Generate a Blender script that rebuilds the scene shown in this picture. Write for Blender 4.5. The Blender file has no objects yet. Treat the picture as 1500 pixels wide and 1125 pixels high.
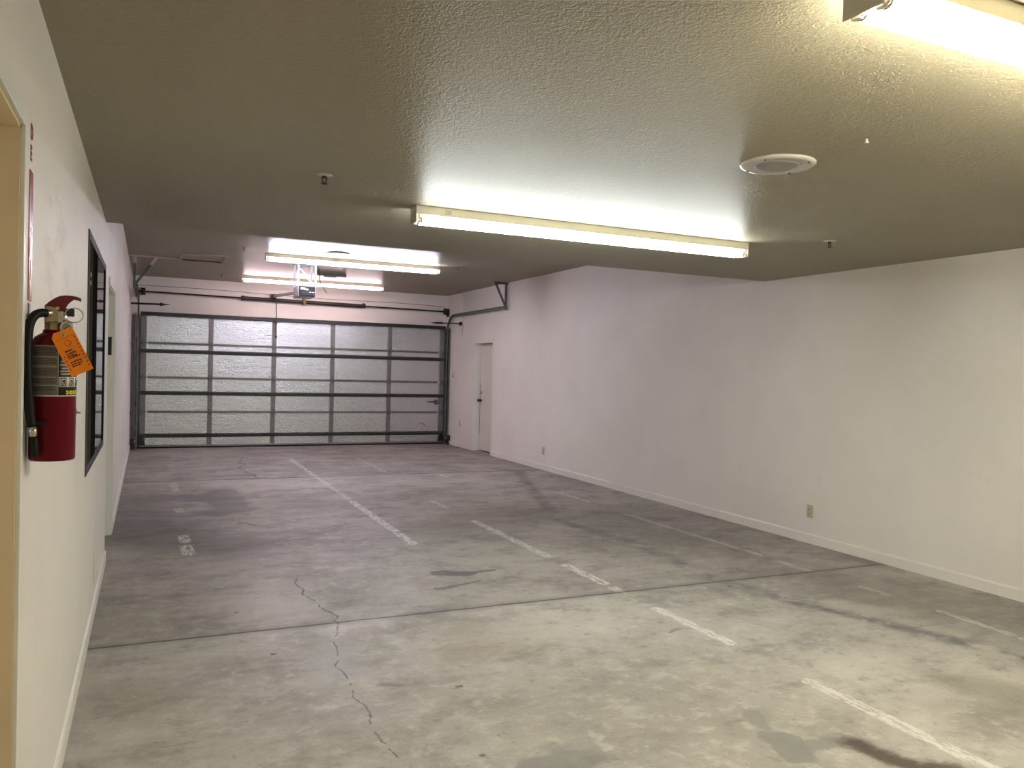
import bpy, bmesh, math, random
from mathutils import Vector, Matrix
PI = math.pi
random.seed(7)
sc = bpy.context.scene
COL = sc.collection

# ------------------------------------------------------------------ dimensions
XL, XR = -0.277, 5.488
YF, YB = -2.2, 15.22
HN, HF, YS = 2.438, 2.977, 6.10
YD = 15.06                      # inner face of the garage door
CAMZ = 1.5

# ------------------------------------------------------------------ node helpers
class NT:
    """tiny expression builder on one material's node tree"""
    def __init__(s, m):
        s.t = m.node_tree; s.n = s.t.nodes; s.l = s.t.links
    def put(s, sock, v):
        if hasattr(v, 'is_output') or hasattr(v, 'links'):
            s.l.new(v, sock)
        elif v is not None:
            sock.default_value = v
    def math(s, op, a, b=None, c=None, clamp=False):
        n = s.n.new('ShaderNodeMath'); n.operation = op; n.use_clamp = clamp
        for i, v in enumerate((a, b, c)):
            if v is not None: s.put(n.inputs[i], v)
        return n.outputs[0]
    def vmath(s, op, a, b=None, scale=None):
        n = s.n.new('ShaderNodeVectorMath'); n.operation = op
        s.put(n.inputs[0], a)
        if b is not None: s.put(n.inputs[1], b)
        if scale is not None: s.put(n.inputs['Scale'], scale)
        return n.outputs['Value'] if op in ('LENGTH', 'DOT_PRODUCT', 'DISTANCE') else n.outputs[0]
    def pos(s):
        return s.n.new('ShaderNodeTexCoord').outputs['Object']
    def noise(s, vec, scale, detail=3, rough=.55, col=False):
        n = s.n.new('ShaderNodeTexNoise'); n.inputs['Scale'].default_value = scale
        n.inputs['Detail'].default_value = detail; n.inputs['Roughness'].default_value = rough
        s.l.new(vec, n.inputs['Vector'])
        if not col: return n.outputs['Fac']
        a = s.n.new('ShaderNodeSeparateColor'); b = s.n.new('ShaderNodeCombineXYZ')
        s.l.new(n.outputs['Color'], a.inputs[0])
        for i in range(3): s.l.new(a.outputs[i], b.inputs[i])
        return b.outputs[0]
    def step(s, v, lo, hi, a=0., b=1.):
        n = s.n.new('ShaderNodeMapRange'); n.interpolation_type = 'SMOOTHSTEP'
        s.put(n.inputs['Value'], v)
        n.inputs['From Min'].default_value = lo; n.inputs['From Max'].default_value = hi
        n.inputs['To Min'].default_value = a; n.inputs['To Max'].default_value = b
        return n.outputs[0]
    def mix(s, f, a, b, blend='MIX'):
        n = s.n.new('ShaderNodeMix'); n.data_type = 'RGBA'; n.blend_type = blend
        s.put(n.inputs['Factor'], f)
        s.put(n.inputs[6], a if not isinstance(a, tuple) else (*a[:3], 1))
        s.put(n.inputs[7], b if not isinstance(b, tuple) else (*b[:3], 1))
        return n.outputs[2]
    def bump(s, h, strength, dist):
        n = s.n.new('ShaderNodeBump'); n.inputs['Strength'].default_value = strength
        n.inputs['Distance'].default_value = dist
        s.l.new(h, n.inputs['Height'])
        return n.outputs[0]
    def scaled(s, vec, sx, sy, sz):
        return s.vmath('MULTIPLY', vec, (sx, sy, sz))
    def seg(s, P, a, b):
        """distance from P (xy) to the segment a-b"""
        ax, ay = a; bx, by = b
        ba = (bx-ax, by-ay, 0); L = ba[0]**2+ba[1]**2
        pa = s.vmath('SUBTRACT', P, (ax, ay, 0))
        h = s.math('MULTIPLY', s.vmath('DOT_PRODUCT', pa, ba), 1/max(L, 1e-9), clamp=True)
        q = s.vmath('SUBTRACT', pa, s.vmath('SCALE', ba, scale=h))
        return s.vmath('LENGTH', q)
    def poly(s, P, pts):
        d = None
        for a, b in zip(pts, pts[1:]):
            e = s.seg(P, a, b)
            d = e if d is None else s.math('MINIMUM', d, e)
        return d

def mat(name, base=(.5, .5, .5), rough=.5, metal=0., spec=.5, emit=None, strength=0., noise=None, bump=None):
    """noise=(scale, amount): mottled base colour; bump=(scale, strength, distance)"""
    m = bpy.data.materials.new(name); m.use_nodes = True
    b = m.node_tree.nodes['Principled BSDF']
    b.inputs['Base Color'].default_value = (*base, 1)
    b.inputs['Roughness'].default_value = rough; b.inputs['Metallic'].default_value = metal
    b.inputs['Specular IOR Level'].default_value = spec
    if emit:
        b.inputs['Emission Color'].default_value = (*emit, 1); b.inputs['Emission Strength'].default_value = strength
    t = NT(m)
    if noise:
        f = t.noise(t.pos(), noise[0], 4)
        k = noise[1]
        c = t.mix(f, tuple(x*(1-k) for x in base), tuple(min(1, x*(1+k)) for x in base))
        t.l.new(c, b.inputs['Base Color'])
    if bump:
        f = t.noise(t.pos(), bump[0], 3)
        t.l.new(t.bump(f, bump[1], bump[2]), b.inputs['Normal'])
    return m

# ------------------------------------------------------------------ materials
def wall_material():
    m = mat('wall_paint', (.72, .685, .62), .55, spec=.4)
    t = NT(m); b = m.node_tree.nodes['Principled BSDF']; P = t.pos()
    big = t.noise(P, .9, 4, .6); fine = t.noise(P, 7, 5, .65)
    c = t.mix(t.step(big, .35, .7), (.79, .752, .70), (.74, .703, .652))
    c = t.mix(t.step(fine, .62, .8, 0, .35), c, (.58, .54, .48))
    sd = t.vmath('LENGTH', t.scaled(t.vmath('SUBTRACT', P, (XL, 3.02, 1.84)), 3, 1, 1.7))
    sn = t.noise(t.scaled(P, 1, .22, .9), 14, 6, .7)
    c = t.mix(t.math('MULTIPLY', t.step(sd, .15, .6, .6, 0), t.step(sn, .42, .66)), c, (.52, .46, .36))
    t.l.new(c, b.inputs['Base Color'])
    n1 = t.noise(P, 90, 2, .5); n2 = t.noise(P, 28, 2, .5)
    h = t.math('ADD', n1, t.math('MULTIPLY', n2, .7))
    t.l.new(t.bump(h, .35, .0025), b.inputs['Normal'])
    return m

def ceiling_material():
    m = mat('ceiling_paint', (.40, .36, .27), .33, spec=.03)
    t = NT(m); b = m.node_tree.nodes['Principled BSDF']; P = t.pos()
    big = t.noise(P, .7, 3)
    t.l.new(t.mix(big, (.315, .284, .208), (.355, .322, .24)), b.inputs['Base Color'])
    n1 = t.noise(P, 150, 2, .5); n2 = t.noise(P, 65, 2, .5)
    h = t.math('ADD', n1, t.math('MULTIPLY', n2, 1.2))
    t.l.new(t.bump(h, .6, .005), b.inputs['Normal'])
    return m

def floor_material(name, ylo, yhi):
    near = lambda pts, k=.15: max(p[1] for p in pts) > ylo-k and min(p[1] for p in pts) < yhi+k
    m = mat(name, (.3, .28, .26), .45, spec=.2)
    t = NT(m); b = m.node_tree.nodes['Principled BSDF']; P = t.pos()
    n_big = t.noise(P, .55, 6, .62)
    n_mid = t.noise(t.scaled(P, 1.0, 1.35, 1), 2.1, 10, .70)
    n_fine = t.noise(P, 9, 9, .72)
    n_gr = t.noise(P, 70, 4, .65)
    c = t.mix(t.step(n_big, .36, .66), (.305, .285, .258), (.46, .442, .398))
    c = t.mix(t.step(n_mid, .47, .66, 0, .62), c, (.205, .192, .180))
    c = t.mix(t.step(n_mid, .46, .34, 0, .40), c, (.50, .485, .44))
    c = t.mix(t.step(n_fine, .50, .66, 0, .55), c, (.50, .485, .44))
    c = t.mix(t.step(n_fine, .45, .32, 0, .60), c, (.19, .178, .165))
    c = t.mix(t.step(n_gr, .58, .74, 0, .45), c, (.16, .15, .14))
    n_sp = t.noise(P, 27, 6, .7)
    c = t.mix(t.step(n_sp, .57, .70, 0, .50), c, (.165, .155, .145))
    # fine scratches left by tyres and sweeping
    scr = t.noise(t.scaled(P, 1.6, 15, 1), 2.6, 5, .65)
    c = t.mix(t.step(scr, .60, .70, 0, .45), c, (.17, .16, .15))
    # base colour is multiplied darker past each control joint
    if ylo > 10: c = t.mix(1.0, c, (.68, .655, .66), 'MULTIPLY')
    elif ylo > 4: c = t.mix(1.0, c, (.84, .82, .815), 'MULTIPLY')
    # rusty tint patches
    c = t.mix(t.step(t.noise(t.vmath('ADD', P, (13, 4, 0)), .8, 4), .56, .78, 0, .5), c, (.30, .245, .19))
    # warped coordinates for everything hand made
    warp = t.vmath('SUBTRACT', t.noise(P, 5, 3, .6, col=True), (.5, .5, .5))
    Pw = t.vmath('ADD', P, t.vmath('SCALE', warp, scale=.16))
    Ps = t.vmath('ADD', P, t.vmath('SCALE', t.vmath('SUBTRACT', t.noise(P, 22, 3, .6, col=True), (.5, .5, .5)), scale=.09))
    Pb = t.vmath('ADD', P, t.vmath('SCALE', t.vmath('SUBTRACT', t.noise(P, 2.5, 4, .6, col=True), (.5, .5, .5)), scale=.42))
    pool = {}
    def blot(c, Pq, pts, r, soft, col, amt, brk=None):
        k = r+soft+(.24 if Pq is Pb else .1)
        if not near(pts, k): return c
        pts = [p for i, p in enumerate(pts) if near(pts[max(i-1, 0):i+2], k)]
        f = t.step(t.poly(Pq, pts), r-soft, r+soft, amt, 0)
        if brk is not None: f = t.math('MULTIPLY', f, brk)
        pool[col] = t.math('MAXIMUM', pool[col], f) if col in pool else f
        return c
    brk1 = t.step(t.noise(P, 3.2, 5, .7), .36, .56)
    brk2 = t.step(t.noise(t.scaled(P, 1, .35, 1), 6, 5, .7), .42, .6)
    dk = (.105, .098, .094)
    # tyre drag mark along the right hand bay
    c = blot(c, Pw, [(5.06, 10.75), (4.3, 8.6), (3.78, 6.98), (3.95, 6.0), (3.88, 5.05), (3.81, 4.62), (3.99, 3.95), (4.15, 3.5), (4.31, 2.94), (4.45, 2.4)], .075, .07, (.125, .122, .125), .85, brk1)
    c = blot(c, Pw, [(1.2, 9.3), (2.0, 9.5)], .10, .10, (.19, .175, .17), .6, brk1)
    # wet stains in the left bay
    c = blot(c, Pb, [(.24, 9.55), (.62, 9.35)], .22, .05, (.135, .125, .122), .8)
    c = blot(c, Pb, [(.78, 9.75), (.80, 8.6), (.62, 8.45)], .20, .06, (.150, .138, .134), .8)
    c = blot(c, Pw, [(.75, 7.72), (.82, 7.86), (.92, 7.70)], .016, .016, dk, .8)
    # blue grey oil patch close by, with a brown burnt one
    c = blot(c, Pw, [(2.47, 2.76), (2.42, 2.62)], .035, .015, (.21, .215, .20), .8)
    c = blot(c, Pw, [(2.40, 2.50), (2.38, 2.40)], .085, .012, (.20, .205, .19), .85)
    c = blot(c, Pw, [(2.40, 2.40), (2.58, 2.40), (2.68, 2.34)], .045, .012, (.21, .21, .195), .85)
    c = blot(c, Ps, [(2.67, 2.36), (2.69, 2.22), (2.74, 2.12), (2.86, 2.05)], .055, .035, (.085, .062, .05), .92)
    c = blot(c, Pb, [(3.68, 2.66), (3.78, 2.52), (3.70, 2.38)], .16, .10, (.19, .18, .145), .55)
    c = blot(c, Pb, [(.9, 4.05), (.88, 3.9)], .15, .14, (.30, .30, .31), .6)
    # dark scraped wedges in the middle
    c = blot(c, Ps, [(1.97, 5.49), (2.14, 5.42)], .075, .02, (.125, .115, .112), .9)
    c = blot(c, Ps, [(2.14, 5.42), (2.36, 5.45)], .032, .012, (.13, .12, .115), .9)
    c = blot(c, Ps, [(1.82, 5.10), (1.95, 5.13)], .034, .008, (.14, .13, .122), .9)
    c = blot(c, Ps, [(1.95, 5.13), (2.15, 5.20)], .018, .008, (.14, .13, .122), .9)
    c = blot(c, Pb, [(1.75, 5.35), (1.85, 5.28)], .10, .06, (.33, .26, .20), .45)
    c = blot(c, Pb, [(-.15, 8.4), (.15, 7.3), (.55, 6.95)], .42, .22, (.130, .119, .114), .75)
    c = blot(c, Pb, [(-.2, 9.5), (0, 8.4)], .40, .25, (.130, .119, .114), .6)
    c = blot(c, Pb, [(2.3, 6.9), (3.0, 7.0), (3.9, 7.5)], .28, .22, (.20, .175, .155), .5)
    c = blot(c, Pb, [(2.55, 7.25), (3.0, 7.4), (3.7, 7.9)], .22, .20, (.24, .175, .135), .5)
    c = blot(c, Pb, [(4.4, 7.0), (4.5, 6.0)], .30, .25, (.20, .185, .165), .5)
    c = blot(c, Pb, [(4.7, 4.2), (4.9, 3.4)], .45, .30, (.20, .18, .155), .5)
    c = blot(c, Pw, [(1.36, 2.66), (1.55, 2.66)], .075, .03, (.20, .20, .195), .75)
    c = blot(c, Ps, [(1.03, 3.64), (1.10, 3.60)], .02, .015, (.17, .165, .17), .8)
    c = blot(c, Ps, [(1.35, 3.49), (1.375, 3.49)], .012, .008, (.06, .055, .055), .9)
    c = blot(c, Ps, [(2.78, 3.80), (2.86, 3.82)], .016, .012, (.16, .14, .12), .8)
    # scuffs by the near joint
    c = blot(c, Ps, [(-.1, 4.95), (.25, 4.98)], .04, .03, (.17, .16, .15), .6, brk2)
    c = blot(c, Ps, [(.0, 4.75), (.45, 4.78)], .05, .03, (.17, .16, .15), .6, brk2)
    for col, f in pool.items(): c = t.mix(f, c, col)
    # worn white bay lines
    wear = t.step(t.noise(t.scaled(P, 1.4, .35, 1), 26, 6, .8), .43, .54)
    white = (.66, .65, .62)
    Pl = t.vmath('ADD', P, t.vmath('SCALE', t.vmath('SUBTRACT', t.noise(P, 34, 3, .6, col=True), (.5, .5, .5)), scale=.035))
    W = .085; lf = None
    for s in ((2.08, 13.0, 2.08, 8.9, .07, .5), (2.08, 8.75, 2.08, 6.50, W, .95),
              (2.95, 8.55, 2.95, 8.08, .07, .7), (2.96, 7.28, 2.97, 5.72, W, .85), (2.97, 5.40, 2.98, 4.85, W, .9),
              (2.98, 4.72, 2.98, 4.60, W, .7), (2.98, 4.20, 3.0, 3.52, W, .9), (3.0, 2.93, 3.01, 1.2, .088, .8),
              (3.12, 12.9, 3.12, 11.0, .06, .3),
              (4.67, 8.75, 4.67, 8.0, .07, .6), (4.66, 7.15, 4.71, 5.2, .07, .45), (4.70, 4.98, 4.70, 4.62, .07, .4),
              (4.72, 4.14, 4.73, 3.94, .07, .4), (4.73, 3.52, 4.71, 3.05, .07, .6), (4.71, 2.97, 4.71, 2.6, .07, .6),
              (.30, 10.6, .31, 9.95, .10, .45), (.30, 8.8, .31, 8.6, .09, .6), (.30, 7.38, .30, 7.14, .10, .75), (.30, 6.98, .31, 6.68, .10, .85),
              (.32, 12.6, .32, 11.9, .09, .2), (3.77, 10.62, 3.80, 10.40, .10, .55)):
        x0, y0, x1, y1, w, amt = s
        if not near([(x0, y0), (x1, y1)]): continue
        f = t.step(t.seg(Pl, (x0, y0), (x1, y1)), w*.5-.010, w*.5+.006, amt, 0)
        lf = f if lf is None else t.math('MAXIMUM', lf, f)
    if lf is not None: c = t.mix(t.math('MULTIPLY', lf, wear), c, white)
    # control joints and cracks
    Pj = t.vmath('ADD', P, t.vmath('SCALE', t.vmath('SUBTRACT', t.noise(P, 9, 2, .5, col=True), (.5, .5, .5)), scale=.018))
    jn = t.poly(Pj, [(-.6, 4.63), (5.6, 4.60)]); jf = t.poly(Pj, [(-.6, 10.84), (5.6, 10.80)])
    c = t.mix(t.step(jn, .02, .09, .35, 0), c, (.16, .15, .14))
    c = t.mix(t.step(jn, .008, .015, .9, 0), c, (.06, .055, .05))
    c = t.mix(t.step(jf, .016, .034, .95, 0), c, (.055, .05, .048))
    wob = t.vmath('ADD', P, t.vmath('SCALE', t.vmath('SUBTRACT', t.noise(P, 10, 2, .5, col=True), (.5, .5, .5)), scale=.045))
    cf = None
    for pts, w, a in (([(1.40, 13.4), (1.28, 12.7), (1.33, 12.4), (1.20, 12.0), (1.26, 11.6), (1.24, 11.45), (1.33, 11.25), (1.30, 11.05), (1.36, 10.8)], .012, .9),
                      ([(.99, 5.75), (.94, 5.55), (.96, 5.37), (.94, 5.28), (1.00, 5.03), (.99, 4.95), (1.05, 4.74), (1.02, 4.67), (1.03, 4.59)], .0055, .9),
                      ([(1.03, 4.59), (.95, 4.33), (.92, 4.10), (.88, 3.95), (.90, 3.75), (.87, 3.55), (.90, 3.38), (.87, 3.20), (.89, 2.95), (.94, 2.75), (.98, 2.4)], .0042, .75),
                      ([(4.21, 3.35), (4.57, 3.32), (5.28, 3.36)], .004, .6),
                      ([(.50, 5.0), (1.0, 5.3), (1.6, 5.05)], .003, .35)):
        if not near(pts): continue
        f = t.step(t.poly(wob, pts), w*.5, w*1.7, a, 0)
        cf = f if cf is None else t.math('MAXIMUM', cf, f)
    c = t.mix(cf, c, (.085, .078, .072))
    # tiny dark specks
    v = t.n.new('ShaderNodeTexVoronoi'); v.inputs['Scale'].default_value = 2.2; v.inputs['Randomness'].default_value = 1
    t.l.new(P, v.inputs['Vector'])
    c = t.mix(t.step(v.outputs['Distance'], .022, .05, .8, 0), c, (.10, .09, .085))
    v2 = t.n.new('ShaderNodeTexVoronoi'); v2.inputs['Scale'].default_value = 5.5
    t.l.new(t.scaled(Ps, 1, 1.7, 1), v2.inputs['Vector'])
    c = t.mix(t.step(v2.outputs['Distance'], .05, .10, .45, 0), c, (.14, .13, .12))
    t.l.new(c, b.inputs['Base Color'])
    t.l.new(t.step(n_mid, .3, .75, .40, .60), b.inputs['Roughness'])
    h = t.math('ADD', n_fine, t.math('MULTIPLY', n_gr, .5))
    t.l.new(t.bump(h, .25, .003), b.inputs['Normal'])
    return m

def embossed_material():
    m = mat('embossed_aluminium', (.56, .575, .605), .26, metal=1.0)
    t = NT(m); b = m.node_tree.nodes['Principled BSDF']; P = t.pos()
    n1 = t.noise(P, 36, 3, .7); n2 = t.noise(P, 16, 2, .5)
    n3 = t.noise(t.scaled(P, .5, 1, 6), 3.5, 3, .5)
    h = t.math('ADD', n1, t.math('MULTIPLY', n2, .6))
    h = t.math('ADD', h, t.math('MULTIPLY', n3, .35))
    t.l.new(t.bump(h, .6, .010), b.inputs['Normal'])
    return m

M = dict(
    wall=wall_material(), ceil=ceiling_material(), floor=floor_material('concrete_near', -3, 4.62), panel=embossed_material(),
    trim=mat('trim_paint', (.74, .71, .65), .45, noise=(3, .04)),
    jamb_white=mat('jamb_paint', (.76, .76, .71), .4, noise=(4, .03)),
    tan=mat('tan_jamb_paint', (.72, .60, .42), .5, noise=(2.5, .07), bump=(60, .2, .002)),
    door_leaf=mat('door_paint', (.66, .60, .53), .45, noise=(2, .04)),
    steel_dark=mat('dark_steel', (.040, .039, .041), .45, metal=.6, noise=(9, .3)),
    steel_grey=mat('galvanised_stile', (.19, .182, .175), .45, metal=.55, noise=(12, .15)),
    steel_mid=mat('galvanised_joint', (.24, .225, .217), .4, metal=.6, noise=(10, .15)),
    steel_track=mat('track_steel', (.13, .145, .15), .42, metal=.6, noise=(8, .2)),
    black=mat('black_plastic', (.012, .012, .013), .4, noise=(20, .2)),
    rubber=mat('black_rubber', (.007, .0075, .008), .5, spec=.2, noise=(30, .25)),
    brown_steel=mat('oiled_spring_steel', (.045, .032, .028), .4, metal=.5, noise=(14, .3)),
    fixture=mat('fixture_enamel', (.74, .70, .58), .4, noise=(3, .03)),
    pale=mat('painted_over_steel', (.50, .46, .39), .5, noise=(6, .05)),
    olive_tone=mat('added_olive_panel', (.05, .047, .028), .6, spec=0, noise=(7, .15)),
    frame_black=mat('black_frame', (.012, .011, .014), .6, spec=0, noise=(7, .2)),
    frame_grey=mat('grey_frame_face', (.075, .07, .078), .6, spec=.05, noise=(7, .1)),
    glass=mat('dark_window_glass', (.03, .03, .033), .03, spec=.9, noise=(1, .1)),
    red=mat('extinguisher_red', (.115, .002, .009), .3, spec=.15, noise=(5, .06)),
    red_lever=mat('lever_red', (.13, .006, .014), .25, noise=(6, .08)),
    nickel=mat('bare_metal', (.62, .60, .55), .28, metal=1.0, noise=(14, .1)),
    brass=mat('brass_valve', (.42, .36, .23), .35, metal=.9, noise=(14, .12)),
    label_grey=mat('label_grey', (.19, .175, .155), .5, noise=(60, .15)),
    label_text=mat('label_fine_print', (.10, .092, .082), .5, noise=(240, .5)),
    label_rule=mat('label_rule', (.42, .39, .35), .5, noise=(30, .1)),
    label_black=mat('label_black', (.012, .013, .012), .45, noise=(30, .2)),
    label_white=mat('label_white', (.66, .63, .57), .5, noise=(30, .05)),
    yellow=mat('label_yellow', (.85, .66, .02), .5, noise=(30, .05)),
    orange=mat('orange_tag', (.92, .25, .006), .55, noise=(22, .14)),
    tag_ink=mat('tag_ink', (.07, .02, .008), .6, noise=(60, .3)),
    tag_faint=mat('tag_faint_ink', (.52, .13, .006), .6, noise=(60, .2)),
    sign_red=mat('sign_red', (.36, .015, .03), .25, noise=(10, .1)),
    sign_white=mat('sign_white', (.85, .80, .80), .25, noise=(10, .03)),
    ivory=mat('ivory_plastic', (.50, .46, .31), .4, noise=(16, .05)),
    plate=mat('white_plate', (.66, .61, .55), .4, noise=(16, .04)),
    grey_plate=mat('worn_steel_plate', (.40, .37, .33), .45, noise=(16, .06)),
    slot=mat('slot_dark', (.03, .028, .025), .6, noise=(16, .1)),
    speaker_white=mat('speaker_enamel', (.52, .49, .44), .25, noise=(16, .03)),
    speaker_grille=mat('speaker_grille', (.33, .30, .28), .5, noise=(140, .3)),
    opener=mat('opener_black', (.018, .018, .02), .22, noise=(16, .2)),
    opener_side=mat('opener_grey', (.30, .29, .29), .4, noise=(16, .08)),
    opener_lens=mat('opener_lens', (.55, .54, .56), .2, noise=(30, .2)),
    gold=mat('brass_bracket', (.11, .075, .03), .45, metal=.6, noise=(16, .2)),
)
def tube_mat(name, col, st):
    return mat(name, (.8, .8, .8), .4, emit=col, strength=st)
TUBE = dict(
    warm=tube_mat('tube_warm_white', (1.0, .93, .73), 36.5),
    cool=tube_mat('tube_cool_white', (.92, .98, .97), 18.5),
    blue=tube_mat('tube_daylight', (.90, .87, 1.06), 33),
    pink=tube_mat('tube_pinkish', (1.0, .75, .80), 14.5),
)

# ------------------------------------------------------------------ mesh helpers
def B(): return bmesh.new()
def box(bm, lo, hi, bev=0.):
    x0, y0, z0 = lo; x1, y1, z1 = hi
    r = bmesh.ops.create_cube(bm, size=1)
    for v in r['verts']:
        v.co = Vector(((x0+x1)/2+v.co.x*(x1-x0), (y0+y1)/2+v.co.y*(y1-y0), (z0+z1)/2+v.co.z*(z1-z0)))
    if bev:
        es = list({e for v in r['verts'] for e in v.link_edges})
        bmesh.ops.bevel(bm, geom=es, offset=bev, segments=2, affect='EDGES', profile=.5)
def frame_at(d):
    d = d.normalized(); a = Vector((0, 0, 1)) if abs(d.z) < .9 else Vector((1, 0, 0))
    x = d.cross(a).normalized(); y = d.cross(x).normalized()
    return x, y
def loft(bm, rings, cap=True, closed=False):
    vs = [[bm.verts.new(p) for p in r] for r in rings]
    n = len(vs[0]); pairs = list(zip(vs, vs[1:]))
    if closed: pairs.append((vs[-1], vs[0]))
    for a, b in pairs:
        for i in range(n):
            f = bm.faces.new((a[i], a[(i+1) % n], b[(i+1) % n], b[i])); f.smooth = True
    if cap and not closed:
        bm.faces.new(vs[0][::-1]); bm.faces.new(vs[-1])
def cyl(bm, a, b, r, r2=None, seg=16):
    a, b = Vector(a), Vector(b); x, y = frame_at(b-a); r2 = r if r2 is None else r2
    loft(bm, [[p+x*(q*math.cos(2*PI*i/seg))+y*(q*math.sin(2*PI*i/seg)) for i in range(seg)] for p, q in ((a, r), (b, r2))])
def tube(bm, pts, r, seg=12, closed=False):
    pts = [Vector(p) for p in pts]; n = len(pts); rings = []
    px = None
    for i, p in enumerate(pts):
        if closed: d = pts[(i+1) % n]-pts[i-1]
        else: d = pts[min(i+1, n-1)]-pts[max(i-1, 0)]
        d.normalize()
        if px is None: px, _ = frame_at(d)
        px = (px-d*px.dot(d)).normalized(); py = d.cross(px)
        rr = r[i] if isinstance(r, (list, tuple)) else r
        rings.append([p+px*(rr*math.cos(2*PI*k/seg))+py*(rr*math.sin(2*PI*k/seg)) for k in range(seg)])
    loft(bm, rings, closed=closed)
def bar(bm, a, b, w, h, up=(0, 0, 1)):
    """rectangular bar from a to b: w across, h along up"""
    a, b = Vector(a), Vector(b); d = (b-a).normalized(); u = Vector(up); u = (u-d*u.dot(d)).normalized(); s = d.cross(u)
    vs = [[bm.verts.new(p+s*(i*w/2)+u*(j*h/2)) for i, j in ((-1, -1), (1, -1), (1, 1), (-1, 1))] for p in (a, b)]
    for i in range(4): bm.faces.new((vs[0][i], vs[0][(i+1) % 4], vs[1][(i+1) % 4], vs[1][i]))
    bm.faces.new(vs[0][::-1]); bm.faces.new(vs[1])
def lathe(bm, prof, c=(0, 0, 0), seg=40):
    """prof: (radius, z) from bottom to top"""
    c = Vector(c)
    loft(bm, [[c+Vector((max(r, 1e-4)*math.cos(2*PI*i/seg), max(r, 1e-4)*math.sin(2*PI*i/seg), z)) for i in range(seg)] for r, z in prof])
def prism(bm, pts, off):
    """polygon pts (3d) extruded by vector off"""
    a = [bm.verts.new(Vector(p)) for p in pts]; b = [bm.verts.new(Vector(p)+Vector(off)) for p in pts]; n = len(a)
    bm.faces.new(a[::-1]); bm.faces.new(b)
    for i in range(n): bm.faces.new((a[i], a[(i+1) % n], b[(i+1) % n], b[i]))
def patch(bm, c, r, a0, a1, z0, z1, th=.0005):
    """thin sheet wrapped on a vertical cylinder, degrees"""
    n = max(2, int(abs(a1-a0)/5)+1); c = Vector(c)
    rings = []
    for i in range(n+1):
        a = math.radians(a0+(a1-a0)*i/n); d = Vector((math.cos(a), math.sin(a), 0))
        rings.append([c+d*r+Vector((0, 0, z0)), c+d*(r+th)+Vector((0, 0, z0)), c+d*(r+th)+Vector((0, 0, z1)), c+d*r+Vector((0, 0, z1))])
    loft(bm, rings)
def obj(name, bm, m, parent=None, label=None):
    bmesh.ops.recalc_face_normals(bm, faces=bm.faces[:])
    me = bpy.data.meshes.new(name); bm.to_mesh(me); bm.free()
    o = bpy.data.objects.new(name, me); COL.objects.link(o)
    me.materials.append(m)
    for p in me.polygons:
        pass
    if parent: o.parent = parent
    if label: o['label'] = label
    return o
def thing(name, label, cat, loc=(0, 0, 0), group=None):
    o = bpy.data.objects.new(name, None); COL.objects.link(o); o.location = loc
    o.empty_display_size = .1
    o['label'] = label; o['category'] = cat
    if group: o['group'] = group
    return o
def tag(o, label, cat, group=None, kind=None):
    o['label'] = label; o['category'] = cat
    if group: o['group'] = group
    if kind: o['kind'] = kind
    return o
def struct(o, label, cat):
    o['kind'] = 'structure'; o['label'] = label; o['category'] = cat
    return o
def dup(root, loc, label):
    r = root.copy(); COL.objects.link(r); r.location = loc; r['label'] = label
    for ch in list(root.children):
        c = ch.copy(); COL.objects.link(c); c.parent = r
        for g in ch.children:
            d = g.copy(); COL.objects.link(d); d.parent = c
    return r

# ------------------------------------------------------------------ the setting
bm = B()
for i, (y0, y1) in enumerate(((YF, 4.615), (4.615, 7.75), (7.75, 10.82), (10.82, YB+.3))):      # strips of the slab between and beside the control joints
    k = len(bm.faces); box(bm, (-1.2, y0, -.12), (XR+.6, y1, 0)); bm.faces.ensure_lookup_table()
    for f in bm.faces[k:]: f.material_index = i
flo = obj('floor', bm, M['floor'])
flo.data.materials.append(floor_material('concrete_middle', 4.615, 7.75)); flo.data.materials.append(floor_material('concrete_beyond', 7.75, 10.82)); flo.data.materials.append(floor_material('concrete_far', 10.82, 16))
struct(flo, 'stained grey concrete floor with worn white bay lines', 'floor')

bm = B(); box(bm, (XL, YF, HN), (XR, YS, HF+.15))
struct(obj('ceiling', bm, M['ceil']), 'textured painted low ceiling in front, ending in a step', 'ceiling')
bm = B(); box(bm, (XL, YS, HF), (XR, YB, HF+.15))
struct(obj('ceiling', bm, M['ceil']), 'raised ceiling at the back in front of the garage door', 'ceiling')

D1 = (1.20, 2.19, 2.05)     # near left doorway: y0 y1 top
D2 = (6.62, 7.62, 2.07)     # left doorway beyond the window
WT = .16
bm = B()
for y0, y1, z0 in ((YF, D1[0], 0), (D1[0], D1[1], D1[2]), (D1[1], D2[0], 0), (D2[0], D2[1], D2[2]), (D2[1], YB, 0)):
    box(bm, (XL-WT, y0, z0), (XL, y1, HF))
bmesh.ops.remove_doubles(bm, verts=bm.verts[:], dist=1e-5)
struct(obj('wall_left', bm, M['wall']), 'cream painted wall on the left with extinguisher and window', 'wall')
DR = (12.84, 13.71, 2.0)
bm = B()
for y0, y1, z0 in ((YF, DR[0], 0), (DR[0], DR[1], DR[2]), (DR[1], YB, 0)):
    box(bm, (XR, y0, z0), (XR+.2, y1, HF))
bmesh.ops.remove_doubles(bm, verts=bm.verts[:], dist=1e-5)
struct(obj('wall_right', bm, M['wall']), 'long bare cream painted wall on the right', 'wall')
GX0, GX1, GZ = -.10, 5.36, 2.34
bm = B()
box(bm, (XL, YB, GZ), (XR, YB+.2, HF)); box(bm, (XL, YB, 0), (GX0, YB+.2, GZ)); box(bm, (GX1, YB, 0), (XR, YB+.2, GZ))
struct(obj('wall_back', bm, M['wall']), 'pinkish lit wall around and above the garage door', 'wall')
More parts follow.
